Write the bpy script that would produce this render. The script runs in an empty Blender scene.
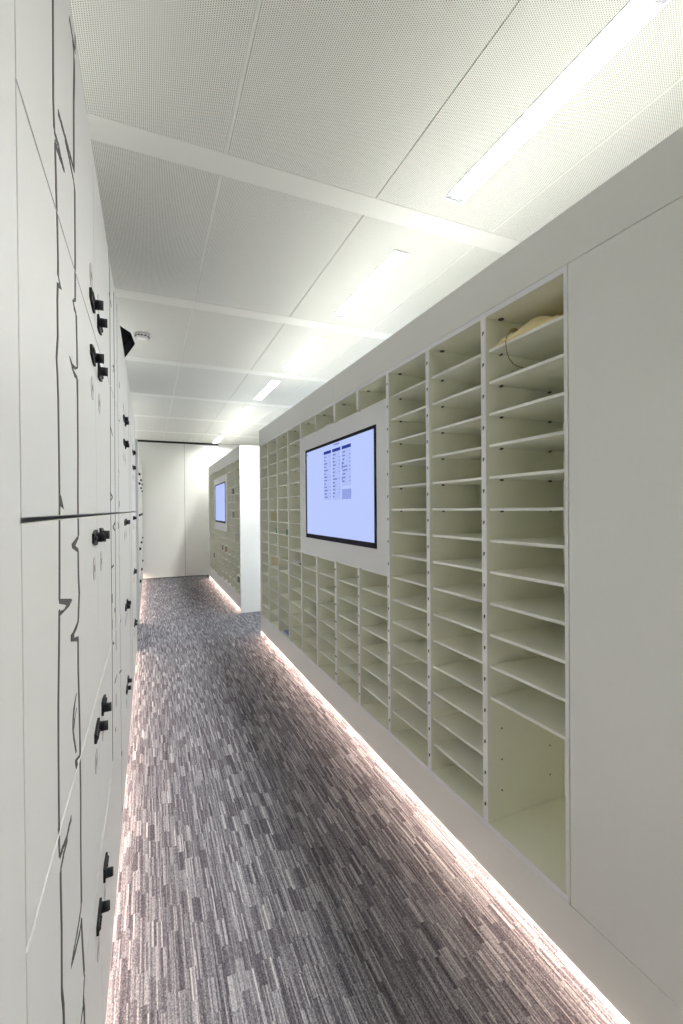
import bpy, bmesh, math, random
from mathutils import Matrix, Vector

# ------------------------------------------------------------------ camera, world, exposure
SC = bpy.context.scene
COL = SC.collection
cam_data = bpy.data.cameras.new('camera')
cam = bpy.data.objects.new('camera', cam_data)
COL.objects.link(cam)
SC.camera = cam
cam_data.sensor_fit = 'VERTICAL'
cam_data.sensor_height = 36.0
cam_data.sensor_width = 24.0
cam_data.lens = 450.0 / 1024.0 * 36.0
cam_data.clip_start = 0.02
right = Vector((0.91900940, -0.39416425, -0.00749977))
up = Vector((0.00949401, 0.00310960, 0.99995010))
fwd = Vector((0.39412128, 0.91903474, -0.00659995))
cam.matrix_world = Matrix(((right.x, up.x, -fwd.x, 0.0),
                           (right.y, up.y, -fwd.y, 0.0),
                           (right.z, up.z, -fwd.z, 1.354),
                           (0, 0, 0, 1)))
world = bpy.data.worlds.new('world')
SC.world = world
world.use_nodes = True
world.node_tree.nodes['Background'].inputs[0].default_value = (1, 1, 1, 1)
world.node_tree.nodes['Background'].inputs[1].default_value = 0.02
SC.view_settings.view_transform = 'Standard'
SC.view_settings.look = 'None'
SC.view_settings.gamma = 1.0
SC.view_settings.use_curve_mapping = False
SC.view_settings.exposure = 0.32
SC.cycles.max_bounces = 16
SC.cycles.diffuse_bounces = 10
SC.cycles.use_denoising = True
SC.cycles.denoising_prefilter = 'ACCURATE'
SC.cycles.use_adaptive_sampling = False
SC.cycles.sample_clamp_indirect = 6.0

LAMP = 128.0           # ceiling strip lamps
LED_RIGHT = 64.0       # strips under the pigeonhole cabinets
LED_LEFT = 50.0        # strips under the lockers
FILL_LEFT = 25.0    # unseen strips added on the lockers to brighten the left ceiling
UPLIGHT = 20.0         # cove strips on top of the cabinets
DAYLIGHT = 4.2         # window at the end of the cross aisle
LAMP_COL = (0.985, 1.0, 0.96)
LED_COL = (1.0, 0.76, 0.60)

# ------------------------------------------------------------------ main dimensions
H = 2.735              # ceiling
XR = 1.10              # face of the pigeonhole cabinets
XL = -0.112            # face of the lockers
YB = 9.68              # end wall
Z0, Z1 = 0.055, 2.20   # cabinets
PITCH = 0.112          # pigeonhole rows
ZF = 0.234             # floor of the pigeonholes
CW = 0.35              # pigeonhole columns
GRAPHIC_LINES = [[(0.712, 2.053, 0.006), (0.707, 1.93, 0.0055), (0.706, 1.904, 0.0055), (0.711, 1.867, 0.0065), (0.722, 1.866, 0.0085), (0.741, 1.869, 0.009), (0.766, 1.866, 0.0085), (0.788, 1.866, 0.0035)], [(0.714, 1.853, 0.003), (0.727, 1.856, 0.0085), (0.746, 1.859, 0.01), (0.771, 1.864, 0.0085), (0.79, 1.867, 0.0025)], [(0.716, 1.85, 0.0055), (0.719, 1.819, 0.006), (0.72, 1.793, 0.006), (0.726, 1.742, 0.0055), (0.728, 1.702, 0.0055), (0.727, 1.68, 0.006), (0.736, 1.676, 0.006), (0.749, 1.671, 0.003)], [(0.724, 1.667, 0.006), (0.719, 1.641, 0.0055), (0.719, 1.593, 0.0055), (0.708, 1.56, 0.0055), (0.713, 1.541, 0.0055), (0.717, 1.506, 0.0055), (0.718, 1.438, 0.0055), (0.718, 1.369, 0.0055), (0.71, 1.247, 0.006), (0.709, 1.234, 0.0055)], [(0.707, 1.221, 0.0055), (0.703, 1.181, 0.006), (0.698, 1.143, 0.006), (0.692, 1.098, 0.0055), (0.689, 1.027, 0.0055), (0.687, 0.942, 0.0055), (0.686, 0.924, 0.0055), (0.688, 0.901, 0.0035)], [(0.785, 0.89, 0.0025), (0.767, 0.89, 0.0075), (0.74, 0.888, 0.008), (0.712, 0.895, 0.006), (0.69, 0.898, 0.004)], [(0.749, 0.883, 0.004), (0.719, 0.882, 0.0045), (0.694, 0.878, 0.0055), (0.694, 0.851, 0.006), (0.697, 0.795, 0.006), (0.693, 0.719, 0.006), (0.704, 0.683, 0.007), (0.707, 0.637, 0.007)], [(0.857, 2.162, 0.004), (0.878, 2.164, 0.0095), (0.9, 2.165, 0.0105), (0.923, 2.167, 0.0075)], [(0.924, 2.202, 0.004), (0.922, 2.175, 0.004)], [(0.894, 2.159, 0.0045), (0.908, 2.143, 0.008), (0.906, 2.113, 0.0095), (0.897, 2.063, 0.009), (0.89, 1.946, 0.0085), (0.893, 1.937, 0.0045)], [(0.743, 1.917, 0.003), (0.768, 1.921, 0.008), (0.802, 1.926, 0.0075)], [(0.801, 1.926, 0.0055), (0.846, 1.933, 0.006), (0.892, 1.938, 0.0075)], [(0.8, 1.923, 0.0055), (0.84, 1.921, 0.006), (0.886, 1.916, 0.007), (0.897, 1.908, 0.008), (0.893, 1.786, 0.0075), (0.888, 1.717, 0.0075)], [(0.865, 1.703, 0.007), (0.871, 1.697, 0.007), (0.898, 1.694, 0.008), (0.903, 1.634, 0.008), (0.903, 1.607, 0.0085)], [(0.842, 1.59, 0.0065), (0.867, 1.583, 0.01), (0.901, 1.585, 0.0095), (0.903, 1.548, 0.008), (0.9, 1.46, 0.008), (0.893, 1.373, 0.008), (0.894, 1.311, 0.008)], [(0.889, 1.285, 0.0075), (0.889, 1.244, 0.008), (0.896, 1.212, 0.008), (0.882, 1.171, 0.008), (0.878, 1.167, 0.0075)], [(0.876, 1.136, 0.0075), (0.874, 1.085, 0.0075), (0.881, 1.023, 0.008), (0.886, 0.949, 0.008), (0.884, 0.922, 0.0075), (0.886, 0.857, 0.008), (0.88, 0.792, 0.0075), (0.88, 0.682, 0.0075), (0.863, 0.678, 0.0065), (0.838, 0.677, 0.005), (0.8, 0.679, 0.0045), (0.771, 0.678, 0.0035)], [(0.878, 0.656, 0.004), (0.858, 0.653, 0.0055), (0.82, 0.663, 0.0065), (0.792, 0.67, 0.0075), (0.77, 0.677, 0.0035)], [(0.878, 0.655, 0.0065), (0.885, 0.616, 0.007), (0.907, 0.533, 0.0075), (0.891, 0.509, 0.007), (0.901, 0.474, 0.0085), (0.9, 0.426, 0.007)], [(0.896, 0.501, 0.006), (0.858, 0.499, 0.008), (0.839, 0.492, 0.0075)], [(0.85, 1.054, 0.0035), (0.827, 1.043, 0.009), (0.815, 1.029, 0.0075), (0.811, 1.015, 0.0055), (0.818, 0.997, 0.0055), (0.841, 0.962, 0.0045)], [(0.851, 1.03, 0.003), (0.831, 1.022, 0.004), (0.822, 1.01, 0.0025)], [(1.618, 2.225, 0.0165), (1.685, 2.156, 0.018), (1.686, 2.074, 0.018), (1.663, 1.784, 0.0175), (1.62, 1.389, 0.0165), (1.626, 1.195, 0.0165), (1.623, 0.905, 0.017), (1.604, 0.687, 0.016), (1.598, 0.562, 0.0165)], [(1.938, 2.165, 0.018), (1.892, 1.77, 0.0175), (1.832, 1.32, 0.016), (1.802, 1.034, 0.016), (1.805, 0.853, 0.016)], [(1.656, 2.067, 0.026), (1.75, 2.06, 0.0125)], [(1.646, 1.63, 0.0215), (1.741, 1.614, 0.0145)], [(1.607, 1.411, 0.0145), (1.709, 1.401, 0.021), (1.611, 1.384, 0.0125)], [(1.814, 1.31, 0.013), (1.713, 1.299, 0.021), (1.81, 1.283, 0.018)], [(1.987, 1.305, 0.016), (2.05, 1.291, 0.0205), (1.983, 1.282, 0.016)], [(1.623, 1.17, 0.0335), (1.731, 1.167, 0.019)], [(1.649, 1.081, 0.022), (1.649, 1.052, 0.0195)], [(1.637, 0.999, 0.019), (1.637, 0.97, 0.019)], [(1.757, 1.014, 0.0345), (1.765, 0.998, 0.03)], [(1.627, 0.932, 0.0335), (1.7, 0.903, 0.0275)], [(1.798, 1.87, 0.0205), (1.878, 1.888, 0.0195), (1.816, 1.854, 0.0105)], [(2.183, 1.914, 0.0265), (2.194, 1.891, 0.023)], [(2.089, 1.394, 0.0245), (2.106, 1.37, 0.018)], [(1.727, 0.762, 0.0235), (1.833, 0.754, 0.013)], [(1.78, 0.704, 0.0175), (1.774, 0.664, 0.0225)], [(1.737, 0.602, 0.031), (1.741, 0.59, 0.0315)], [(1.98, 0.712, 0.0315), (2.117, 0.679, 0.022)], [(2.084, 0.899, 0.035), (2.082, 0.891, 0.035)], [(2.123, 1.738, 0.0365), (2.174, 1.741, 0.0305)]]
GRAPHIC_FILLS = [[(0.726, 1.669), (0.74, 1.674), (0.755, 1.673), (0.726, 1.662)], [(0.718, 1.379), (0.73, 1.374), (0.75, 1.357), (0.723, 1.361)], [(0.707, 1.236), (0.807, 1.218), (0.814, 1.214), (0.784, 1.21), (0.711, 1.212), (0.706, 1.219), (0.746, 1.214), (0.764, 1.216), (0.753, 1.219), (0.708, 1.229)], [(0.893, 1.722), (0.893, 1.714), (0.859, 1.699), (0.872, 1.711)], [(0.818, 1.597), (0.845, 1.594), (0.884, 1.599), (0.908, 1.609), (0.908, 1.604), (0.878, 1.593), (0.839, 1.589)], [(0.892, 1.312), (0.82, 1.302), (0.825, 1.295), (0.888, 1.283), (0.891, 1.289), (0.855, 1.297), (0.894, 1.307)], [(0.883, 1.168), (0.853, 1.165), (0.823, 1.162), (0.802, 1.163), (0.8, 1.153), (0.879, 1.133), (0.88, 1.141), (0.834, 1.15), (0.832, 1.156), (0.859, 1.158), (0.885, 1.165)], [(0.884, 0.938), (0.83, 0.955), (0.829, 0.951), (0.839, 0.935), (0.857, 0.934), (0.846, 0.945), (0.876, 0.936)], [(0.68, 0.943), (0.691, 0.936), (0.691, 0.932), (0.68, 0.939)]]

# ------------------------------------------------------------------ materials
def new_mat(name, col, rough=0.5, spec=0.5, metal=0.0):
    m = bpy.data.materials.new(name)
    m.use_nodes = True
    b = m.node_tree.nodes['Principled BSDF']
    b.inputs['Base Color'].default_value = (*col, 1)
    b.inputs['Roughness'].default_value = rough
    b.inputs['Specular IOR Level'].default_value = spec
    b.inputs['Metallic'].default_value = metal
    return m

def fine_texture(m, scale=180.0, amount=0.03, bump=0.0):
    """a slight procedural unevenness of colour and surface"""
    nt = m.node_tree
    b = nt.nodes['Principled BSDF']
    col = tuple(b.inputs['Base Color'].default_value)
    tc = nt.nodes.new('ShaderNodeTexCoord')
    no = nt.nodes.new('ShaderNodeTexNoise')
    no.inputs['Scale'].default_value = scale
    nt.links.new(tc.outputs['Object'], no.inputs['Vector'])
    mr = nt.nodes.new('ShaderNodeMapRange')
    mr.inputs['To Min'].default_value = 1 - amount
    mr.inputs['To Max'].default_value = 1 + amount
    nt.links.new(no.outputs['Fac'], mr.inputs['Value'])
    mx = nt.nodes.new('ShaderNodeVectorMath')
    mx.operation = 'MULTIPLY'
    mx.inputs[0].default_value = col[:3]
    nt.links.new(mr.outputs['Result'], mx.inputs[1])
    nt.links.new(mx.outputs['Vector'], b.inputs['Base Color'])
    if bump:
        bp = nt.nodes.new('ShaderNodeBump')
        bp.inputs['Strength'].default_value = bump
        bp.inputs['Distance'].default_value = 0.002
        nt.links.new(no.outputs['Fac'], bp.inputs['Height'])
        nt.links.new(bp.outputs['Normal'], b.inputs['Normal'])
    return m

def emit_mat(name, col, strength):
    m = bpy.data.materials.new(name)
    m.use_nodes = True
    nt = m.node_tree
    nt.nodes.clear()
    o = nt.nodes.new('ShaderNodeOutputMaterial')
    e = nt.nodes.new('ShaderNodeEmission')
    e.inputs[0].default_value = (*col, 1)
    e.inputs[1].default_value = strength
    nt.links.new(e.outputs[0], o.inputs[0])
    return m

M = {}
M['laminate'] = fine_texture(new_mat('white laminate', (.89, .89, .86), .5, .3), 60, .012)
M['inner'] = fine_texture(new_mat('cream laminate', (.87, .875, .755), .55, .3), 60, .012)
M['edge'] = new_mat('edge banding', (.91, .912, .935), .45, .4)
M['panel'] = new_mat('bright white panel', (.87, .875, .885), .45, .4)
M['shelffront_lit'] = new_mat('lit shelf front edge', (.93, .93, .88), .4, .4)  # paler than the board: light caught by the front edges, put into the colour
M['shelfedge'] = new_mat('shelf board', (.88, .88, .79), .5, .3)
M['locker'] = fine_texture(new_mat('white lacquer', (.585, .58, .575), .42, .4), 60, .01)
M['black'] = new_mat('black plastic', (.010, .010, .012), .55, .2)
M['blackmetal'] = new_mat('black metal', (.014, .014, .016), .5, .25)
M['mesh'] = new_mat('black speaker cloth', (.006, .006, .008), .95, .05)
M['graphic'] = new_mat('dark grey print', (.075, .073, .075), .7, .1)
M['disc'] = new_mat('grey number label', (.36, .36, .36), .35, .5)
M['discmark'] = new_mat('label print', (.20, .20, .21), .5, .3)
M['peg'] = new_mat('steel peg', (.10, .10, .11), .4, .5, .6)
M['wall'] = fine_texture(new_mat('white wall', (.80, .795, .76), .6, .25), 40, .01)
M['ceil_white'] = new_mat('white ceiling metal', (.82, .815, .77), .5, .3)
M['dark'] = new_mat('dark void', (.02, .02, .02), .9, .1)
M['lampframe'] = new_mat('lamp housing', (.8, .8, .8), .4, .4)
M['lampend'] = new_mat('lamp end', (.55, .56, .58), .25, .6)
M['lamp'] = emit_mat('lamp light', LAMP_COL, LAMP)
M['led_r'] = emit_mat('led light right', LED_COL, LED_RIGHT)
M['led_l'] = emit_mat('led light left', LED_COL, LED_LEFT)
M['up'] = emit_mat('cove light', LAMP_COL, UPLIGHT)
M['fill_l'] = emit_mat('added fill light left', LAMP_COL, FILL_LEFT)
M['sky'] = emit_mat('daylight window', (.72, .86, 1.0), DAYLIGHT)
M['alu'] = new_mat('aluminium', (.6, .6, .6), .35, .5, .8)
M['bezel'] = new_mat('display bezel', (.008, .008, .016), .6, .15)
M['manila'] = fine_texture(new_mat('yellow paper', (.86, .74, .42), .6, .3), 30, .08, .3)
M['string'] = new_mat('brown string', (.22, .17, .09), .8, .2)
M['paper'] = fine_texture(new_mat('white paper', (.80, .80, .82), .7, .2), 60, .03)
M['manila2'] = fine_texture(new_mat('pale manila', (.80, .74, .53), .7, .2), 60, .05)
M['green'] = new_mat('green card', (.03, .22, .08), .5, .4)
M['blue'] = new_mat('blue card', (.45, .50, .72), .5, .4)
M['brown'] = new_mat('brown card', (.42, .36, .30), .6, .3)
M['red'] = new_mat('dull red card', (.52, .42, .36), .6, .3)
M['grey'] = new_mat('grey card', (.34, .35, .33), .6, .3)
M['detector'] = new_mat('white detector plastic', (.82, .82, .80), .4, .4)

def math_node(nt, op, a, b=None, c=None):
    n = nt.nodes.new('ShaderNodeMath')
    n.operation = op
    for i, v in enumerate((a, b, c)):
        if v is None:
            continue
        if isinstance(v, (int, float)):
            n.inputs[i].default_value = v
        else:
            nt.links.new(v, n.inputs[i])
    return n.outputs[0]

def perforated():
    m = new_mat('perforated ceiling metal', (.8, .8, .77), .5, .3)
    nt = m.node_tree
    b = nt.nodes['Principled BSDF']
    tc = nt.nodes.new('ShaderNodeTexCoord')
    sp = nt.nodes.new('ShaderNodeSeparateXYZ')
    nt.links.new(tc.outputs['Object'], sp.inputs[0])
    x, y = sp.outputs[0], sp.outputs[1]
    dx, dy = 0.0064, 0.0064                    # rows of holes along the corridor, every other row shifted by half a step
    u = math_node(nt, 'DIVIDE', math_node(nt, 'ADD', x, 20.0), dx)
    odd = math_node(nt, 'MODULO', math_node(nt, 'FLOOR', u), 2.0)
    v = math_node(nt, 'ADD', math_node(nt, 'DIVIDE', math_node(nt, 'ADD', y, 20.0), dy), math_node(nt, 'MULTIPLY', odd, 0.5))
    fx = math_node(nt, 'SUBTRACT', math_node(nt, 'FRACT', u), 0.5)
    fy = math_node(nt, 'SUBTRACT', math_node(nt, 'FRACT', v), 0.5)
    d = math_node(nt, 'SQRT', math_node(nt, 'ADD', math_node(nt, 'MULTIPLY', fx, fx), math_node(nt, 'MULTIPLY', fy, fy)))
    hole = math_node(nt, 'LESS_THAN', d, 0.24)
    mix = nt.nodes.new('ShaderNodeMix')
    mix.data_type = 'RGBA'
    nt.links.new(hole, mix.inputs['Factor'])
    mix.inputs['A'].default_value = (.82, .815, .765, 1)
    mix.inputs['B'].default_value = (.13, .13, .11, 1)
    nt.links.new(mix.outputs['Result'], b.inputs['Base Color'])
    return m
M['perf'] = perforated()

def carpet():
    m = new_mat('streaked carpet', (.2, .2, .2), .95, .05)
    nt = m.node_tree
    b = nt.nodes['Principled BSDF']
    tc = nt.nodes.new('ShaderNodeTexCoord')
    sp = nt.nodes.new('ShaderNodeSeparateXYZ')
    nt.links.new(tc.outputs['Object'], sp.inputs[0])
    mn = lambda *a: math_node(nt, *a)
    X = mn('ADD', sp.outputs[0], 20.0)
    Y = mn('ADD', sp.outputs[1], 20.0)
    U, V = X, Y
    def wn(a, bb, seed):
        n = nt.nodes.new('ShaderNodeTexWhiteNoise')
        n.noise_dimensions = '3D'
        c = nt.nodes.new('ShaderNodeCombineXYZ')
        for i, v in enumerate((a, bb, seed)):
            if isinstance(v, (int, float)):
                c.inputs[i].default_value = v
            else:
                nt.links.new(v, c.inputs[i])
        nt.links.new(c.outputs[0], n.inputs['Vector'])
        return n.outputs['Value']
    def layer(cw, gw, ln, seed):
        col = mn('FLOOR', mn('DIVIDE', U, cw))
        grp = mn('FLOOR', mn('DIVIDE', U, gw))
        off = mn('MULTIPLY', wn(grp, 0.0, seed), ln)
        row = mn('FLOOR', mn('DIVIDE', mn('ADD', V, off), ln))
        return wn(col, row, seed + cw * 100)
    a = layer(0.0044, 0.0264, 0.098, 1.0)      # fine streaks
    c = layer(0.0088, 0.0264, 0.098, 1.0)      # broad bars
    g = layer(0.0264, 0.0264, 0.098, 1.0)       # patches
    thin = layer(0.0033, 0.0264, 0.098, 1.0)
    grain = wn(mn('FLOOR', mn('DIVIDE', U, 0.0022)), mn('FLOOR', mn('DIVIDE', V, 0.0035)), 4.0)
    ap = mn('POWER', a, 2.0)
    cp = mn('POWER', c, 2.2)
    tp = mn('GREATER_THAN', thin, 0.90)
    v = mn('ADD', mn('MULTIPLY', ap, 0.34), mn('MULTIPLY', cp, 0.26))
    v = mn('ADD', v, mn('MULTIPLY', tp, 0.21))
    v = mn('ADD', v, mn('MULTIPLY', g, 0.11))
    v = mn('ADD', v, mn('MULTIPLY', grain, 0.30))
    ramp = nt.nodes.new('ShaderNodeValToRGB')
    e = ramp.color_ramp.elements
    e[0].position, e[0].color = 0.05, (.036, .032, .042, 1)
    e[1].position, e[1].color = 1.0, (.53, .50, .50, 1)
    k = e.new(0.33); k.color = (.112, .105, .122, 1)
    k = e.new(0.60); k.color = (.252, .246, .270, 1)
    nt.links.new(v, ramp.inputs[0])
    nt.links.new(ramp.outputs[0], b.inputs['Base Color'])
    bp = nt.nodes.new('ShaderNodeBump')
    bp.inputs['Strength'].default_value = 0.35
    bp.inputs['Distance'].default_value = 0.003
    nt.links.new(v, bp.inputs['Height'])
    nt.links.new(bp.outputs['Normal'], b.inputs['Normal'])
    return m
M['carpet'] = carpet()

# ------------------------------------------------------------------ mesh helpers
class MB:
    """collects shapes into one bmesh with several material slots"""
    def __init__(self):
        self.bm = bmesh.new()
        self.mats = []
    def slot(self, m):
        if m not in self.mats:
            self.mats.append(m)
        return self.mats.index(m)
    def box(self, x0, x1, y0, y1, z0, z1, m, bev=0.0):
        s = self.slot(m)
        x0, x1 = sorted((x0, x1)); y0, y1 = sorted((y0, y1)); z0, z1 = sorted((z0, z1))
        vs = [self.bm.verts.new((x, y, z)) for x in (x0, x1) for y in (y0, y1) for z in (z0, z1)]
        fs = [self.bm.faces.new([vs[i] for i in f]) for f in
              ((0, 1, 3, 2), (4, 6, 7, 5), (0, 4, 5, 1), (2, 3, 7, 6), (0, 2, 6, 4), (1, 5, 7, 3))]
        for f in fs:
            f.material_index = s
        if bev > 0:
            es = list({e for f in fs for e in f.edges})
            r = bmesh.ops.bevel(self.bm, geom=es, offset=bev, segments=2, profile=.7, affect='EDGES')
            for f in r['faces']:
                f.material_index = s
        return self
    def cyl(self, c, axis, r0, r1, ln, m, seg=20):
        """tapered cylinder from c along axis"""
        s = self.slot(m)
        a = Vector(axis).normalized()
        t = a.orthogonal().normalized()
        b2 = a.cross(t)
        c = Vector(c)
        rings = []
        for (d, r) in ((0, r0), (ln, r1)):
            rings.append([self.bm.verts.new(c + a * d + (t * math.cos(k * 2 * math.pi / seg) + b2 * math.sin(k * 2 * math.pi / seg)) * r) for k in range(seg)])
        for k in range(seg):
            f = self.bm.faces.new((rings[0][k], rings[0][(k + 1) % seg], rings[1][(k + 1) % seg], rings[1][k]))
            f.material_index = s
            f.smooth = True
        f = self.bm.faces.new(rings[0][::-1]); f.material_index = s
        f = self.bm.faces.new(rings[1]); f.material_index = s
        return self
    def prism(self, pts, ext, m):
        """pts: closed 3-D outline, extruded by the vector ext"""
        s = self.slot(m)
        e = Vector(ext)
        a = [self.bm.verts.new(Vector(p)) for p in pts]
        b2 = [self.bm.verts.new(Vector(p) + e) for p in pts]
        n = len(pts)
        fs = [self.bm.faces.new(a[::-1]), self.bm.faces.new(b2)]
        for k in range(n):
            fs.append(self.bm.faces.new((a[k], a[(k + 1) % n], b2[(k + 1) % n], b2[k])))
        for f in fs:
            f.material_index = s
        return self
    def tube(self, pts, r, m, seg=8):
        s = self.slot(m)
        pts = [Vector(p) for p in pts]
        rings = []
        for i, p in enumerate(pts):
            d = (pts[min(i + 1, len(pts) - 1)] - pts[max(i - 1, 0)]).normalized()
            t = d.orthogonal().normalized()
            if rings:
                t = (rt - d * rt.dot(d)).normalized()
            rt = t
            b2 = d.cross(t)
            rings.append([self.bm.verts.new(p + (t * math.cos(k * 2 * math.pi / seg) + b2 * math.sin(k * 2 * math.pi / seg)) * r) for k in range(seg)])
        for a, b2 in zip(rings, rings[1:]):
            for k in range(seg):
                f = self.bm.faces.new((a[k], a[(k + 1) % seg], b2[(k + 1) % seg], b2[k]))
                f.material_index = s
                f.smooth = True
        self.bm.faces.new(rings[0][::-1]).material_index = s
        self.bm.faces.new(rings[-1]).material_index = s
        return self
    def mesh(self, name):
        bmesh.ops.recalc_face_normals(self.bm, faces=self.bm.faces)
        me = bpy.data.meshes.new(name)
        self.bm.to_mesh(me)
        self.bm.free()
        for m in self.mats:
            me.materials.append(m)
        return me
    def build(self, name, parent=None):
        return link(name, self.mesh(name), parent)

def link(name, me, parent=None, loc=None):
    o = bpy.data.objects.new(name, me)
    COL.objects.link(o)
    if parent is not None:
        o.parent = parent
    if loc is not None:
        o.location = loc
    elif parent is not None and parent.type == 'EMPTY':
        # shapes are written in room coordinates, parents are Empties at the base of their thing
        w = BASE[parent.name]
        o.location = (-w.x, -w.y, -w.z)
    return o

BASE = {}
def thing(name, label, cat, loc, group=None):
    o = bpy.data.objects.new(name, None)
    o.empty_display_size = 0.1
    COL.objects.link(o)
    o.location = loc
    BASE[o.name] = Vector(loc)
    return tag(o, label, cat, group)

def tag(o, label, cat, group=None):
    o['label'] = label
    o['category'] = cat
    if group:
        o['group'] = group
    return o

def struct(o):
    o['kind'] = 'structure'
    return o

# ------------------------------------------------------------------ the room
X_W, X_E, Y_S = -2.2, 3.0, -2.6
struct(MB().box(X_W, X_E, Y_S, YB, -0.06, 0.0, M['carpet']).build('floor'))

# end wall: two tall smooth panels and a plain return, with a seam between them
wb = MB()
wb.box(X_W, 0.678, YB, YB + .08, 0.012, H, M['wall'])
wb.box(0.684, 1.352, YB, YB + .08, 0.012, H, M['wall'])
wb.box(1.358, X_E, YB, YB + .08, 0.0, H, M['wall'])
wb.box(X_W, X_E, YB + .03, YB + .12, 0.0, H + .1, M['dark'])
struct(wb.build('wall_back'))
struct(MB().box(X_W - .1, X_W, Y_S, YB, 0, H + .1, M['wall']).build('wall_left'))
struct(MB().box(X_E, X_E + .1, Y_S, YB, 0, H + .1, M['wall']).build('wall_right'))
struct(MB().box(X_W, X_E, Y_S - .1, Y_S, 0, H + .1, M['wall']).build('wall_front'))
# window at the right-hand end of the cross aisle
wf = MB()
for (ya, yb, za, zb) in ((4.80, 5.92, .10, .16), (4.80, 5.92, 2.44, 2.50), (4.80, 4.86, .16, 2.44), (5.86, 5.92, .16, 2.44)):
    wf.box(X_E - .03, X_E, ya, yb, za, zb, M['lampframe'])
wf.box(X_E - .012, X_E - .002, 4.86, 5.86, .16, 2.44, M['sky'])
struct(wf.build('window_1'))
# black track along the head of the end wall
struct(MB().box(-0.66, 1.352, YB - .05, YB, H - .032, H, M['black']).build('trim_1'))

# ceiling: perforated metal panels between plain bands
LP = 1.335             # bay of the ceiling along the corridor
BAND0 = 1.846          # centre of the band nearest the camera in view
XS = [0.29 + 0.652 * k for k in range(-4, 5)]
LIGHT_Y = [1.222 + 1.318 * k for k in range(-2, 7)]
LX, LW, LL = 1.27, 0.092, 0.885
ce = MB()
ce.box(X_W, X_E, Y_S, YB, H + .05, H + .12, M['dark'])
bands = [BAND0 + LP * k for k in range(-3, 7) if Y_S < BAND0 + LP * k < YB - .1]
ends = [Y_S] + bands + [YB]
for ya, yb in zip(ends, ends[1:]):
    y0 = ya + (.062 if ya != Y_S else 0)
    y1 = yb - (.062 if yb != YB else 0)
    ly = [l for l in LIGHT_Y if y0 < l < y1]
    xs = [X_W] + [x for x in XS if X_W < x < X_E] + [X_E]
    for xa, xb in zip(xs, xs[1:]):
        x0, x1 = xa + (.0016 if abs(xa - .942) < .01 else .0067), xb - (.0016 if abs(xb - .942) < .01 else .0067)
        if ly and xa < LX < xb:
            a, b_ = LX - LW / 2 - .006, LX + LW / 2 + .006
            c, d = ly[0] - LL / 2 - .006, ly[0] + LL / 2 + .006
            ce.box(x0, a, y0, y1, H, H + .02, M['perf'])
            ce.box(b_, x1, y0, y1, H, H + .02, M['perf'])
            ce.box(a, b_, y0, c, H, H + .02, M['perf'])
            ce.box(a, b_, d, y1, H, H + .02, M['perf'])
        else:
            ce.box(x0, x1, y0, y1, H, H + .02, M['perf'])
struct(ce.build('ceiling'))
n = 2
for yb in bands:
    struct(MB().box(X_W, X_E, yb - .0605, yb + .0605, H - .0008, H + .02, M['ceil_white']).build('trim_%d' % n))
    n += 1
for i, x in enumerate(XS):
    if abs(x - 0.942) < .01:
        continue                                   # this joint is an open dark gap
    for ya, yb in zip(ends, ends[1:]):
        y0 = ya + (.064 if ya != Y_S else 0)
        y1 = yb - (.064 if yb != YB else 0)
        struct(MB().box(x - .0055, x + .0055, y0, y1, H - .0006, H + .01, M['ceil_white']).build('trim_%d' % n))
        n += 1

# ------------------------------------------------------------------ ceiling lamps
LAMP_LABEL = {2: 'bright recessed strip lamp in the ceiling, largest and nearest the camera',
              3: 'recessed strip lamp in the ceiling, second from the camera',
              4: 'recessed strip lamp in the ceiling, third from the camera',
              5: 'recessed strip lamp in the ceiling, fourth from the camera',
              6: 'recessed strip lamp in the ceiling, fifth from the camera, near the end wall',
              7: 'recessed strip lamp in the ceiling, sixth from the camera, near the end wall',
              8: 'recessed strip lamp in the ceiling closest to the end wall',
              0: 'recessed strip lamp in the ceiling far behind the camera',
              1: 'recessed strip lamp in the ceiling just behind the camera'}
for k, ly in enumerate(LIGHT_Y):
    t = thing('ceiling_lamp', LAMP_LABEL[k], 'lamp', (LX, ly, H), 'strip lamps in one line along the ceiling')
    a, b_ = LX - LW / 2, LX + LW / 2
    c, d = ly - LL / 2, ly + LL / 2
    f = MB()
    f.box(a - .005, a, c, d, H - .003, H + .03, M['lampframe'])
    f.box(b_, b_ + .005, c, d, H - .003, H + .03, M['lampframe'])
    f.box(a - .005, b_ + .005, c - .005, c, H - .003, H + .03, M['lampframe'])
    f.box(a - .005, b_ + .005, d, d + .005, H - .003, H + .03, M['lampframe'])
    f.box(a - .005, b_ + .005, c - .005, d + .005, H + .03, H + .036, M['lampframe'])
    f.build('frame', t)
    MB().box(a + .001, b_ - .001, c + .022, d - .022, H + .012, H + .018, M['lamp']).build('diffuser', t)
    for (p, q, s) in ((c + .001, c + .021, 1), (d - .021, d - .001, -1)):
        e = MB()
        e.box(a + .002, b_ - .002, p, q, H + .004, H + .026, M['lampend'])
        e.cyl((LX, (p + q) / 2, H + .004), (0, 0, -1), .010, .008, .004, M['lampend'], 12)
        e.build('end_cap', t)
    lv = MB()
    for j in range(1, 22):
        y = c + .022 + j * (LL - .044) / 22
        lv.box(a + .002, b_ - .002, y - .0006, y + .0006, H + .001, H + .011, M['lampframe'])
    lv.build('louvre', t)

# ------------------------------------------------------------------ glowing strip under a piece of furniture
def led(y0, y1, x, side, m, parent):
    # a profile under the set-back base of the carcass; the front board hides it and cuts its light off low
    b = MB()
    b.box(x - .012, x + .012, y0, y1, .078, .090, M['alu'])
    b.box(x - .009, x + .009, y0 + .002, y1 - .002, .060, .078, m)
    o = b.build('led_strip', parent)
    o['label'] = 'warm pinkish glowing light strip'

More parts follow.
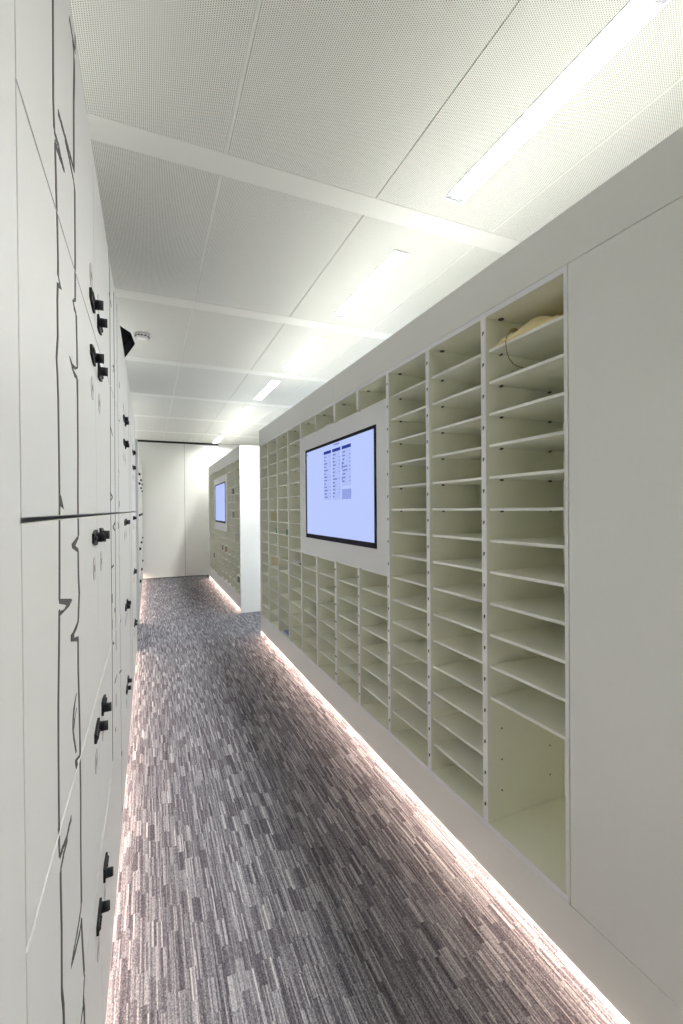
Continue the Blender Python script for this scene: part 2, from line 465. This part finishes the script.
def uplight(y0, y1, x, m, parent):
    b = MB()
    b.box(x - .02, x + .02, y0, y1, Z1, Z1 + .012, M['alu'])
    b.box(x - .014, x + .014, y0 + .002, y1 - .002, Z1 + .012, Z1 + .014, m)
    o = b.build('unseen_uplight', parent)
    o['label'] = 'unseen white light strip shining up at the ceiling'

# ------------------------------------------------------------------ pigeonhole cabinets
def divider_mesh(y, w=.024, z0=ZF, z1=ZF + 16 * PITCH, rows=range(16)):
    b = MB()
    b.box(XR + .0015, XR + .375, y - w / 2, y + w / 2, z0, z1, M['inner'])
    b.box(XR, XR + .0015, y - w / 2, y + w / 2, z0, z1, M['edge'] if w > .015 else M['laminate'])
    for r in rows if y < 2.8 else []:
        z = ZF + (r + .55) * PITCH
        b.box(XR - .0012, XR, y - .0035, y + .0035, z - .004, z + .005, M['peg'])
        b.box(XR - .0012, XR, y + .000, y + .0035, z - .008, z - .004, M['peg'])
    return b

def shelf(y0, y1, k, parent):
    z = ZF + k * PITCH
    b = MB()
    b.box(XR + .015, XR + .372, y0, y1, z - .009, z, M['shelfedge'])
    b.box(XR + .014, XR + .015, y0, y1, z - .0095, z, M['shelffront_lit'])
    for x in (XR + .065, XR + .30):                      # steel pins carrying the board
        b.cyl((x, y1, z - .0125), (0, -1, 0), .0035, .0035, .012, M['peg'], 10)
        b.cyl((x, y0, z - .0125), (0, 1, 0), .0035, .0035, .012, M['peg'], 10)
    return b.build('shelf', parent)

def cabinet(label, ya, yb, yc0, ncol, screen_cols, skip_low=None, blank=None, near_side=True, far_side=True,
            split_screen=()):
    """ya..yb: length of the body; yc0: first compartment line; ncol columns of CW"""
    t = thing('pigeonhole_cabinet', label, 'cabinet', ((XR + 1.5) / 2, (ya + yb) / 2, 0), 'pigeonhole cabinets along the corridor')
    yend = yc0 + ncol * CW
    # top and bottom bands, carcass
    MB().box(XR, XR + .02, ya, yb, ZF + 16 * PITCH + .0215, Z1, M['laminate'], .0008).build('fascia', t)
    MB().box(XR, XR + .02, ya, yb, Z0, ZF - .021, M['laminate'], .0008).build('plinth', t)
    c = MB()
    c.box(XR + .02, 1.52, ya, yb, Z1 - .03, Z1, M['laminate'])
    c.box(XR + .02, 1.52, ya, yb, .090, .110, M['laminate'])
    c.box(1.50, 1.52, ya, yb, .110, Z1 - .03, M['laminate'])
    c.build('carcass', t)
    MB().box(XR + .186, 1.50, ya + .03, yb - .03, 0, .090, M['laminate']).build('toe_kick', t)
    led(ya + .03, yb - .03, XR + .10, 1, M['led_r'], t)
    uplight(ya + .03, yb - .03, 1.42, M['up'], t)
    MB().box(XR + .375, XR + .39, yc0, yend, ZF - .02, ZF + 16 * PITCH + .02, M['inner']).build('back_panel', t)
    tp = MB()
    tp.box(XR + .001, XR + .375, yc0, yend, ZF + 16 * PITCH, ZF + 16 * PITCH + .019, M['inner'])
    tp.box(XR - .0005, XR + .001, yc0, yend, ZF + 16 * PITCH, ZF + 16 * PITCH + .019, M['edge'])
    for k in range(ncol):                                # small vent disc under the top of each column
        tp.cyl((XR + .06, yc0 + (k + 1) * CW - .025, ZF + 16 * PITCH), (0, 0, -1), .010, .010, .003, M['peg'], 12)
    tp.build('top_panel', t)
    bp = MB()
    bp.box(XR + .001, XR + .375, yc0, yend, ZF - .019, ZF, M['inner'])
    bp.box(XR - .0005, XR + .001, yc0, yend, ZF - .019, ZF, M['edge'])
    bp.build('bottom_panel', t)
    # end panels
    if near_side:
        MB().box(XR, 1.52, ya - .02, ya - .0005, 0.0, Z1, M['laminate'], .001).build('end_panel', t)
    if far_side:
        MB().box(XR, 1.52, yb + .0005, yb + .02, 0.0, Z1, M['laminate'], .001).build('end_panel', t)
    if blank:
        MB().box(XR, XR + .02, blank[0], blank[1], ZF - .0185, ZF + 16 * PITCH + .019, M['laminate'], .0008).build('blank_panel', t)
    # dividers
    for k in range(ncol + 1):
        y = yc0 + k * CW
        inside = screen_cols and screen_cols[0] < k < screen_cols[1]
        w = .024
        if k == 0: y, w = y + .006, .012
        if k == ncol: y, w = y - .009, .018
        if inside:
            divider_mesh(y, w, ZF, ZF + 7 * PITCH - .004, range(7)).build('divider', t)
            divider_mesh(y, w, ZF + 15 * PITCH + .004, ZF + 16 * PITCH, []).build('divider', t)
        elif k == 0 and near_side is False and yc0 > 2:
            continue
        else:
            divider_mesh(y, w, rows=[] if k == 0 else range(16)).build('divider', t)
    # shelves
    for k in range(ncol):
        y0, y1 = yc0 + k * CW + .0125, yc0 + (k + 1) * CW - .0125
        if k == 0: y0 = yc0 + .0185
        if k == ncol - 1: y1 = yc0 + (k + 1) * CW - .0185
        behind = screen_cols and screen_cols[0] <= k < screen_cols[1]
        low = 4 if (skip_low and k in skip_low) else 1
        for r in range(low, 16):
            if behind and 7 < r < 15:
                continue
            shelf(y0, y1, r, t)
    if skip_low:
        # rows of open peg holes where boards are missing, on the far side of the tall bay
        for k in skip_low:
            y = yc0 + (k + 1) * CW - .012
            for r in (1, 2, 3):
                for x in (XR + .065, XR + .30):
                    MB().cyl((x, y, ZF + r * PITCH - .012), (0, -1, 0), .0032, .0032, .0008, M['dark'], 10).build('peg_hole', t)
    return t

Y1A = 0.925
YJ = 2.679
cab_a = cabinet('white pigeonhole cabinet with plain tall panel, nearest the camera on the right', -1.6, YJ - .001, Y1A, 5, (3, 7),
                skip_low=[0], blank=(-1.6, Y1A - .0035), near_side=True, far_side=False)
cab_b = cabinet('white pigeonhole cabinet around the left half of the large wall display', YJ + .001, 4.776, Y1A + 5 * CW, 6, (-1, 2),
                near_side=False, far_side=True)
cab_c = cabinet('white pigeonhole cabinet at the far end, beyond the cross aisle', 5.955, 9.26, 5.97, 9, (3, 7),
                blank=(9.1235, 9.26), near_side=True, far_side=True)

# ------------------------------------------------------------------ displays on their mounting panels
def display(y0, label_p, label_d, detailed):
    zb, zt = ZF + 7 * PITCH + .0015, ZF + 15 * PITCH - .0110
    ya, yb = y0 + .0125, y0 + 4 * CW - .0125
    sy0, sy1, sz0, sz1 = y0 + .125, y0 + 1.268, 1.143, 1.797
    p = MB()
    # panel with a rectangular opening for the display
    x0, x1 = XR + .001, XR + .018
    p.box(x0, x1, ya, sy0 - .002, zb, zt, M['panel'])
    p.box(x0, x1, sy1 + .002, yb, zb, zt, M['panel'])
    p.box(x0, x1, sy0 - .002, sy1 + .002, zb, sz0 - .002, M['panel'])
    p.box(x0, x1, sy0 - .002, sy1 + .002, sz1 + .002, zt, M['panel'])
    tag(p.build('mounting_panel'), label_p, 'panel')
    t = thing('wall_display', label_d, 'display', (XR + .03, (sy0 + sy1) / 2, sz0))
    h = MB()
    h.box(XR + .006, XR + .06, sy0, sy1, sz0, sz1, M['black'])
    h.build('housing', t)
    bz = MB()
    bw = .018
    xb0, xb1 = XR - .004, XR + .006
    bz.box(xb0, xb1, sy0, sy1, sz1 - bw, sz1, M['bezel'], .002)
    bz.box(xb0, xb1, sy0, sy1, sz0, sz0 + .03, M['bezel'], .002)
    bz.box(xb0, xb1, sy0, sy0 + bw, sz0 + .03, sz1 - bw, M['bezel'], .002)
    bz.box(xb0, xb1, sy1 - bw, sy1, sz0 + .03, sz1 - bw, M['bezel'], .002)
    bz.build('bezel', t)
    s = MB()
    s.box(XR + .001, XR + .006, sy0 + bw, sy1 - bw, sz0 + .03, sz1 - bw, M['screen'])
    so = s.build('screen', t)
    if detailed:
        xs = XR + .0004
        xe = XR + .001
        rnd = random.Random(4)
        def patch(name, quads):
            g = MB()
            for (y0_, y1_, z0_, z1_, m) in quads:
                g.box(xs if m is not M['scr_bg'] else xs + .0002, xe, y0_, y1_, z0_, z1_, m)
            g.build(name, so).location = (0, 0, 0)
        patch('title_text', [(2.60 + i * .018, 2.612 + i * .018, 1.762, 1.772, M['scr_text']) for i in range(5)])
        cols = ((2.866, 2.735), (2.712, 2.578), (2.556, 2.420))
        for ci, (yl, yr) in enumerate(cols):
            zend = 1.414 if ci < 2 else 1.515
            q = [(yr, yl, 1.722, 1.742, M['scr_head']), (yr, yl, zend, 1.722, M['scr_bg'])]
            i = 0
            while 1.704 - i * .0225 > zend + .006:
                z = 1.704 - i * .0225
                y_end = yr + .105 - rnd.random() * .045
                y_ = yl - .010
                while y_ > y_end:                                 # words as short dashes
                    w = rnd.uniform(.014, .034)
                    q.append((max(y_ - w, y_end - .004), y_, z - .0046, z + .0042, M['scr_text']))
                    y_ -= w + .004
                if rnd.random() < .7:
                    q.append((yr + .012, yr + .024, z - .003, z + .003, M['scr_text']))
                if i % 3 == 2:
                    q.append((yr, yl, z - .0120, z - .0105, M['scr_pale']))
                i += 1
            if ci == 2:
                q += [(2.549, 2.556, 1.60, 1.648, M['scr_head']), (2.549, 2.556, 1.525, 1.555, M['scr_head'])]
            patch('table_column', q)
        patch('table_block', [(2.42, 2.556, 1.495, 1.510, M['scr_bg'])])
        patch('table_block', [(2.42, 2.556, 1.414, 1.476, M['scr_block']), (2.535, 2.548, 1.462, 1.468, M['scr_text']), (2.424, 2.430, 1.44, 1.47, M['scr_text'])])
        patch('corner_icon', [(3.205, 3.215, 1.752, 1.762, M['scr_head'])])
    return t

M['screen'] = emit_mat('screen light', (.50, .60, 1.0), .80)
M['scr_head'] = emit_mat('screen navy', (.03, .05, .30), .8)
M['scr_text'] = emit_mat('screen text', (.16, .20, .48), .78)
M['scr_pale'] = emit_mat('screen pale lines', (.36, .45, .88), .78)
M['scr_bg'] = emit_mat('screen table background', (.44, .54, .96), .78)
M['scr_block'] = emit_mat('screen block', (.30, .38, .80), .78)
display(Y1A + 3 * CW, 'white mounting panel framing the large display among the pigeonholes',
        'large black-framed wall display showing a pale blue timetable', True)
display(5.97 + 3 * CW, 'white mounting panel framing the small-looking display beyond the cross aisle',
        'black-framed wall display with a blank pale screen, beyond the cross aisle', False)

# ------------------------------------------------------------------ lockers
ROWS = [(Z0 + .004, 0.532), (0.538, 0.927), (0.933, 1.3422), (1.3478, 1.764), (1.768, Z1)]
HANDLE_Z = [0.446, 0.862, 1.294, 1.701, 1.822]
DISC_DZ = [-.066, -.066, -.068, -.075, .052]

def lock_mesh(y, z, s):
    """black combination lock: plate with number wheels and a turning knob at its seam end; s = +1 knob towards +Y"""
    b = MB()
    x = XL
    ya, yb = y - s * .040, y + s * .032
    pts = []
    hl, hk = .010, .017
    pts = [(x, ya, z - hl), (x, y, z - hk), (x, yb, z - hk), (x, yb, z + hk), (x, y, z + hk), (x, ya, z + hl)]
    b.prism(pts, (.005, 0, 0), M['black'])
    for k in range(4):                                   # four number wheels
        yy = ya + s * (.008 + k * .009)
        b.cyl((x + .003, yy - .003, z), (0, 1, 0), .0055, .0055, .006, M['blackmetal'], 14)
    yk = y + s * .023
    b.cyl((x + .005, yk, z), (1, 0, 0), .0120, .0100, .004, M['black'], 20)
    b.cyl((x + .008, yk, z), (1, 0, 0), .0108, .0106, .012, M['black'], 20)
    b.box(x + .019, x + .022, yk - .002, yk + .002, z - .0105, z + .0105, M['blackmetal'], .0006)
    return b

def disc_mesh(y, z):
    b = MB()
    b.cyl((XL + .0001, y, z), (1, 0, 0), .026, .026, .0008, M['disc'], 28)
    return b

def ribbon(b, pts, zlo, zhi):
    """thin raised line of varying half width in the plane of the doors, clipped to one door"""
    seg = []
    for (p, q) in zip(pts, pts[1:]):
        (ya, za, wa), (yb, zb, wb) = p, q
        if max(za, zb) <= zlo or min(za, zb) >= zhi:
            continue
        def at(t):
            return (ya + (yb - ya) * t, za + (zb - za) * t, wa + (wb - wa) * t)
        t0, t1 = 0.0, 1.0
        if abs(zb - za) > 1e-6:
            ta, tb = (zlo - za) / (zb - za), (zhi - za) / (zb - za)
            t0, t1 = max(0.0, min(ta, tb)), min(1.0, max(ta, tb))
        seg.append((at(t0), at(t1)))
    n_ = 0
    for (p, q) in seg:
        dy, dz = q[0] - p[0], q[1] - p[1]
        ln = math.hypot(dy, dz)
        if ln < 1e-5:
            continue
        # half widths are measured along the wall
        o = [(XL, p[0] - p[2], p[1]), (XL, p[0] + p[2], p[1]), (XL, q[0] + q[2], q[1]), (XL, q[0] - q[2], q[1])]
        if abs(dz) < .3 * abs(dy):
            k = .0045
            o = [(XL, p[0], p[1] - k), (XL, p[0], p[1] + k), (XL, q[0], q[1] + k * .6), (XL, q[0], q[1] - k * .6)]
        b.prism(o, (.0006, 0, 0), M['graphic'])
        n_ += 1
    return n_

def inside(lines, y0, y1):
    out = []
    for l in lines:
        far = sum(p[0] for p in l) / len(l) > 1.4
        w = [(p[0], p[1], min(p[2] * (.45 if far else .88), .012)) for p in l]
        out.append([(min(max(p[0], y0 + .014), y1 - .014), p[1], p[2]) for p in w])
    return out

def locker_bay(y0, ym, y1, label, first=False, lines=(), fills=(), cove=True):
    t = thing('locker_cabinet', label, 'locker', (-.4, (y0 + y1) / 2, 0), 'white lockers along the left side')
    c = MB()
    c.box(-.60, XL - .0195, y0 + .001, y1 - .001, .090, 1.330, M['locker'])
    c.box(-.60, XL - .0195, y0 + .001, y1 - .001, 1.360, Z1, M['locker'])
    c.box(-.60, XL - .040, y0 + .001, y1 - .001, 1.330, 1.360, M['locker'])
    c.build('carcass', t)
    MB().box(-.60, XL - .186, y0 + .02, y1 - .02, 0, .090, M['locker']).build('toe_kick', t)
    led(y0 + .02, y1 - .02, XL - .10, -1, M['led_l'], t)
    if cove:
        uplight(y0 + .02, y1 - .02, -.42, M['fill_l'], t)  # added strip, out of view, lifts the left ceiling and the cabinet faces opposite
    for (a, b_, s) in ((y0, ym, 1), (ym, y1, -1)):
        for r, (z0, z1) in enumerate(ROWS):
            d = MB()
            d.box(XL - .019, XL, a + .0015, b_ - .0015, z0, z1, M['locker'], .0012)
            do = d.build('door', t)
            y = (b_ - .066) if s > 0 else (a + .086)
            z = HANDLE_Z[r]
            lk = lock_mesh(y, z, s).build('lock', do); lk.location = (0, 0, 0)
            dm = disc_mesh(y - s * .002, z + DISC_DZ[r])
            rr = random.Random(int(y * 1000) + r)
            for q in range(3):
                dm.box(XL + .0008, XL + .0011, y - .014 + q * .009, y - .009 + q * .009, z + DISC_DZ[r] - .007, z + DISC_DZ[r] + .007, M['discmark'])
            dk = dm.build('number_disc', do); dk.location = (0, 0, 0)
            def drawing(gm, cnt):
                if not cnt:
                    gm.bm.free()
                    return
                go = gm.build('line_drawing', do)
                go.location = (0, 0, 0)
                go['label'] = 'dark grey line drawing'
            for ln in inside(lines, a, b_):
                my = sum(p[0] for p in ln) / len(ln)
                if a + .015 < my < b_ - .015:
                    g = MB()
                    drawing(g, ribbon(g, ln, z0 + .0005, z1 - .0005))
            for fl in fills:
                my = sum(p[0] for p in fl) / len(fl)
                mz = sum(p[1] for p in fl) / len(fl)
                if a <= my < b_ and z0 <= mz < z1:
                    g = MB()
                    g.prism([(XL, p[0], min(max(p[1], z0), z1)) for p in fl], (.0007, 0, 0), M['graphic'])
                    drawing(g, 1)
    return t

def vertical_lines(y0, y1, ymid):
    """the printed line drawing on bays seen too obliquely to follow"""
    rnd = random.Random(int(y0 * 100))
    out = []
    for y in (y0 + .17, y1 - .12):
        z = Z1
        pts = []
        while z > .1:
            pts.append((y + rnd.uniform(-.004, .004), z, .002))
            z -= rnd.uniform(.12, .25)
            if rnd.random() < .5:
                pts.append((y, z, .003))
                pts.append((y + rnd.choice((-1, 1)) * rnd.uniform(.03, .06), z - .012, .005))
                pts.append((y, z - .03, .003))
                z -= .03
        pts.append((y, .09, .002))
        out.append(pts)
    return out

BAY0 = 0.517
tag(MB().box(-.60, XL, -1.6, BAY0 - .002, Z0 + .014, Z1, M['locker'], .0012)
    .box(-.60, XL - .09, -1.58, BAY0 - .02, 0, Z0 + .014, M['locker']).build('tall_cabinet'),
    'plain white tall cabinet front at the left edge beside the camera', 'cabinet')
B1, B2, B3 = (BAY0, 1.203, 1.885), (1.885, 2.590, 3.29), (3.29, 3.995, 4.735)
locker_bay(*B1, 'white locker bay with dark line drawing, nearest the camera on the left', True, GRAPHIC_LINES, GRAPHIC_FILLS)
locker_bay(*B2, 'white locker bay with black locks, second from the camera on the left', False,
           [l for l in GRAPHIC_LINES if sum(p[0] for p in l) / len(l) >= 1.885] + vertical_lines(*(B2[0], B2[2], B2[1])), [], cove=False)
locker_bay(*B3, 'white locker bay ending at the cross aisle on the left', False, vertical_lines(B3[0], B3[2], B3[1]), [])
C1, C2, C3 = (5.90, 6.33, 7.0), (7.0, 7.6, 8.2), (8.2, 8.9, 9.6)
locker_bay(*C1, 'white locker bay just beyond the cross aisle on the left', False, vertical_lines(C1[0], C1[2], C1[1]), [])
locker_bay(*C2, 'white locker bay in the middle of the far left block', False, vertical_lines(C2[0], C2[2], C2[1]), [])
locker_bay(*C3, 'white locker bay at the far left end, against the end wall', False, [], [])
# side panels at the cross aisle
for (y0, y1, lab) in ((4.737, 4.755, 'white side panel closing the near lockers at the cross aisle'),
                      (5.880, 5.898, 'white side panel opening the far lockers at the cross aisle')):
    tag(MB().box(-.60, XL, y0, y1, 0, Z1, M['locker'], .001).build('side_panel'), lab, 'panel')

# ------------------------------------------------------------------ things on the ceiling and on the lockers
sd = thing('smoke_detector', 'round white smoke detector on the ceiling by the lockers', 'smoke detector', (-.034, 3.855, H - .004))
MB().cyl((-.034, 3.855, H - .004), (0, 0, -1), .056, .054, .012, M['detector'], 32).build('base', sd)
b = MB()
b.cyl((-.034, 3.855, H - .016), (0, 0, -1), .050, .048, .012, M['detector'], 32)
b.cyl((-.034, 3.855, H - .028), (0, 0, -1), .044, .030, .012, M['detector'], 32)
for k in range(12):
    a = k * math.pi / 6
    cx, cy = -.034 + .0475 * math.cos(a), 3.855 + .0475 * math.sin(a)
    b.box(cx - .007, cx + .007, cy - .007, cy + .007, H - .027, H - .019, M['dark'])
b.build('sensor_head', sd)

def speaker():
    base = Vector((-.235, 3.08, Z1))
    t = thing('loudspeaker', 'black loudspeaker tilted down over the top edge of the lockers', 'loudspeaker', base)
    rot = Matrix.Rotation(math.radians(32), 4, 'Y') @ Matrix.Rotation(math.radians(-8), 4, 'Z')
    ctr = Vector((-.193, 3.08, 2.362))
    def place(o):
        o.location = (0, 0, 0)
        o.matrix_parent_inverse = Matrix.Identity(4)
        o.matrix_local = Matrix.Translation(ctr - base) @ rot
    c = MB()
    c.box(-.08, .066, -.072, .072, -.112, .112, M['black'], .006)
    place(c.build('cabinet', t))
    g = MB()
    g.box(.0665, .074, -.066, .066, -.105, .105, M['mesh'], .004)
    place(g.build('grille', t))
    s = MB()
    s.box(-.285, -.185, 3.03, 3.13, Z1, Z1 + .008, M['black'])
    s.cyl((-.235, 3.08, Z1 + .008), (0, 0, 1), .014, .014, .10, M['black'], 14)
    s.build('bracket', t)
speaker()

# ------------------------------------------------------------------ things in the pigeonholes
def shelf_z(k):
    return ZF + k * PITCH

def bundle():
    z = shelf_z(15)
    t = thing('envelope', 'crumpled yellow envelope lying in the topmost pigeonhole on the right', 'envelope', (1.22, 1.11, z))
    nx, ny = 14, 26
    x0, x1, y0, y1 = 1.117, 1.36, 0.975, 1.258
    rnd = random.Random(3)
    bm = MB()
    s = bm.slot(M['manila'])
    top, bot = [], []
    for i in range(nx + 1):
        u = i / nx
        rt, rb = [], []
        for j in range(ny + 1):
            v = j / ny
            e = min(1, min(u, 1 - u) * 6) ** .6 * min(1, min(v, 1 - v) * 7) ** .6
            hump = .021 + .030 * math.exp(-((v - .42) / .2) ** 2) + .006 * math.exp(-((v - .12) / .08) ** 2) + .020 * math.exp(-((v - .86) / .13) ** 2)
            h = e * (hump * (.75 + .35 * math.sin(u * 5 + v * 3)) + .0025 * math.sin(9 * u + 17 * v) + rnd.uniform(-.0012, .0012))
            sx = .012 * math.sin(v * 7)
            px = x0 + (x1 - x0) * u + sx * (1 - u)
            py = y0 + (y1 - y0) * v
            rt.append(bm.bm.verts.new((px, py, z + .003 + max(h, .0005))))
            rb.append(bm.bm.verts.new((px, py, z + .001)))
        top.append(rt); bot.append(rb)
    def quad(a, b_, c, d):
        f = bm.bm.faces.new((a, b_, c, d)); f.material_index = s; f.smooth = True
    for i in range(nx):
        for j in range(ny):
            quad(top[i][j], top[i + 1][j], top[i + 1][j + 1], top[i][j + 1])
            quad(bot[i][j], bot[i][j + 1], bot[i + 1][j + 1], bot[i + 1][j])
    for i in range(nx):
        quad(top[i][0], bot[i][0], bot[i + 1][0], top[i + 1][0])
        quad(top[i][ny], top[i + 1][ny], bot[i + 1][ny], bot[i][ny])
    for j in range(ny):
        quad(top[0][j], top[0][j + 1], bot[0][j + 1], bot[0][j])
        quad(top[nx][j], bot[nx][j], bot[nx][j + 1], top[nx][j + 1])
    bm.build('paper_body', t)
    st = MB()
    pts = [(1.150, 1.160, z + .040), (1.128, 1.168, z + .036), (1.112, 1.171, z + .020), (1.106, 1.171, z - .004), (1.106, 1.168, z - .034),
           (1.107, 1.158, z - .062), (1.109, 1.142, z - .085), (1.112, 1.122, z - .100), (1.118, 1.106, z - .108)]
    fine = []
    for p, q in zip(pts, pts[1:]):
        for k in range(4):
            fine.append(Vector(p).lerp(Vector(q), k / 4))
    fine.append(Vector(pts[-1]))
    st.tube(fine, .0014, M['string'], 6)
    st.cyl((1.135, 1.166, z + .036), (0, 0, 1), .012, .012, .004, M['string'], 12)
    so = st.build('string', t)
    so['label'] = 'thin brown string hanging over the shelf edge'
bundle()

def col_y(k, base=Y1A):
    return base + k * CW

def paper_stack(y0, y1, x0, x1, z, n_, m, name, label, cat, seed=1, group=None):
    """loose sheets or cards lying flat"""
    b = MB()
    rnd = random.Random(seed)
    for i in range(n_):
        dx, dy = rnd.uniform(-.006, .006), rnd.uniform(-.006, .006)
        b.box(x0 + dx, x1 + dx, y0 + dy, y1 + dy, z + .0002 + i * .003, z + .0028 + i * .003, m)
    return tag(b.build(name), label, cat, group)

def upright(y0, y1, x0, z0, h, m, name, label, cat, lean=.02, th=.006):
    """a card standing across the front of a compartment"""
    b = MB()
    b.prism([(x0, y0, z0), (x0, y1, z0), (x0 + lean, y1, z0 + h), (x0 + lean, y0, z0 + h)], (th, 0, 0), m)
    return tag(b.build(name), label, cat)

def folder(k, base, row, h, m, label, x0=1.125):
    """a folder standing on edge against the far side of compartment column k: two covers, a spine and sheets"""
    y1 = base + (k + 1) * CW - .014
    z = ZF + row * PITCH + .0003
    b = MB()
    b.box(x0, x0 + .215, y1 - .002, y1, z, z + h, m)
    b.box(x0, x0 + .215, y1 - .014, y1 - .012, z, z + h, m)
    b.box(x0 + .213, x0 + .215, y1 - .012, y1 - .002, z, z + h, m)
    b.box(x0 + .006, x0 + .213, y1 - .012, y1 - .002, z + .001, z + h - .006, M['paper'])
    return tag(b.build('folder'), label, 'folder')

folder(9, Y1A, 9, .084, M['manila2'], 'pale yellow folder standing in a pigeonhole left of the large display, the higher one')
folder(9, Y1A, 5, .084, M['manila2'], 'pale yellow folder standing in a pigeonhole left of the large display, the lower one')
for (k, lab) in ((9, 'small green card at a pigeonhole edge, farther from the large display'),
                 (8, 'small green card at a pigeonhole edge, nearer the large display')):
    upright(col_y(k) + .045, col_y(k) + .125, 1.1155, shelf_z(8) + .0003, .05, M['green'], 'card', lab, 'card', .004, .006)
paper_stack(col_y(7) + .05, col_y(8) - .06, 1.125, 1.33, shelf_z(6), 6, M['paper'], 'paper_stack',
            'white papers lying in a pigeonhole just left of the large display', 'papers', 2)
tag(MB().cyl((1.118, col_y(7) + .035, shelf_z(6) + .0105), (0, 1, 0), .010, .007, .05, M['black'], 12)
    .cyl((1.118, col_y(7) + .085, shelf_z(6) + .0105), (0, 1, 0), .004, .002, .012, M['peg'], 8).build('marker_pen'),
    'black marker pen beside the white papers in a pigeonhole', 'pen')
tag(MB().cyl((1.16, col_y(7) + .04, shelf_z(0) + .0003), (0, 0, 1), .010, .010, .02, M['black'], 14)
    .cyl((1.16, col_y(7) + .04, shelf_z(0) + .0203), (0, 0, 1), .006, .003, .006, M['black'], 14).build('bottle_cap'),
    'small black cap on the floor of a bottom pigeonhole', 'cap')
paper_stack(col_y(8) + .03, col_y(9) - .08, 1.13, 1.34, shelf_z(0), 4, M['blue'], 'paper_stack',
            'bluish papers lying in a bottom pigeonhole left of the large display', 'papers', 3)
tag(MB().box(1.14, 1.30, 2.83, 2.955, shelf_z(15) + .0005, shelf_z(15) + .022, M['paper'], .001)
    .box(1.145, 1.295, 2.835, 2.95, shelf_z(15) + .022, shelf_z(15) + .0265, M['paper']).build('paper_box'),
    'flat white box on top of the large display panel', 'box')
UB = 5.97
folder(1, UB, 12, .084, M['brown'], 'brown folder in the far cabinet, the higher one, level with its display')
folder(1, UB, 9, .084, M['grey'], 'dark grey folder in the far cabinet, level with the foot of its display')
folder(4, UB, 4, .084, M['red'], 'dull red folder below the display in the far cabinet, the farther one')
folder(3, UB, 4, .080, M['red'], 'dull red folder below the display in the far cabinet, the nearer one')
folder(0, UB, 1, .084, M['grey'], 'dark grey folder low in the nearest column of the far cabinet')
paper_stack(UB + .03, UB + CW - .04, 1.085, 1.32, shelf_z(7), 5, M['paper'], 'paper_stack', 'white papers jutting out of the nearest column of the far cabinet', 'papers', 5)
folder(7, UB, 2, .08, M['grey'], 'dark grey folder low in the far columns of the far cabinet')
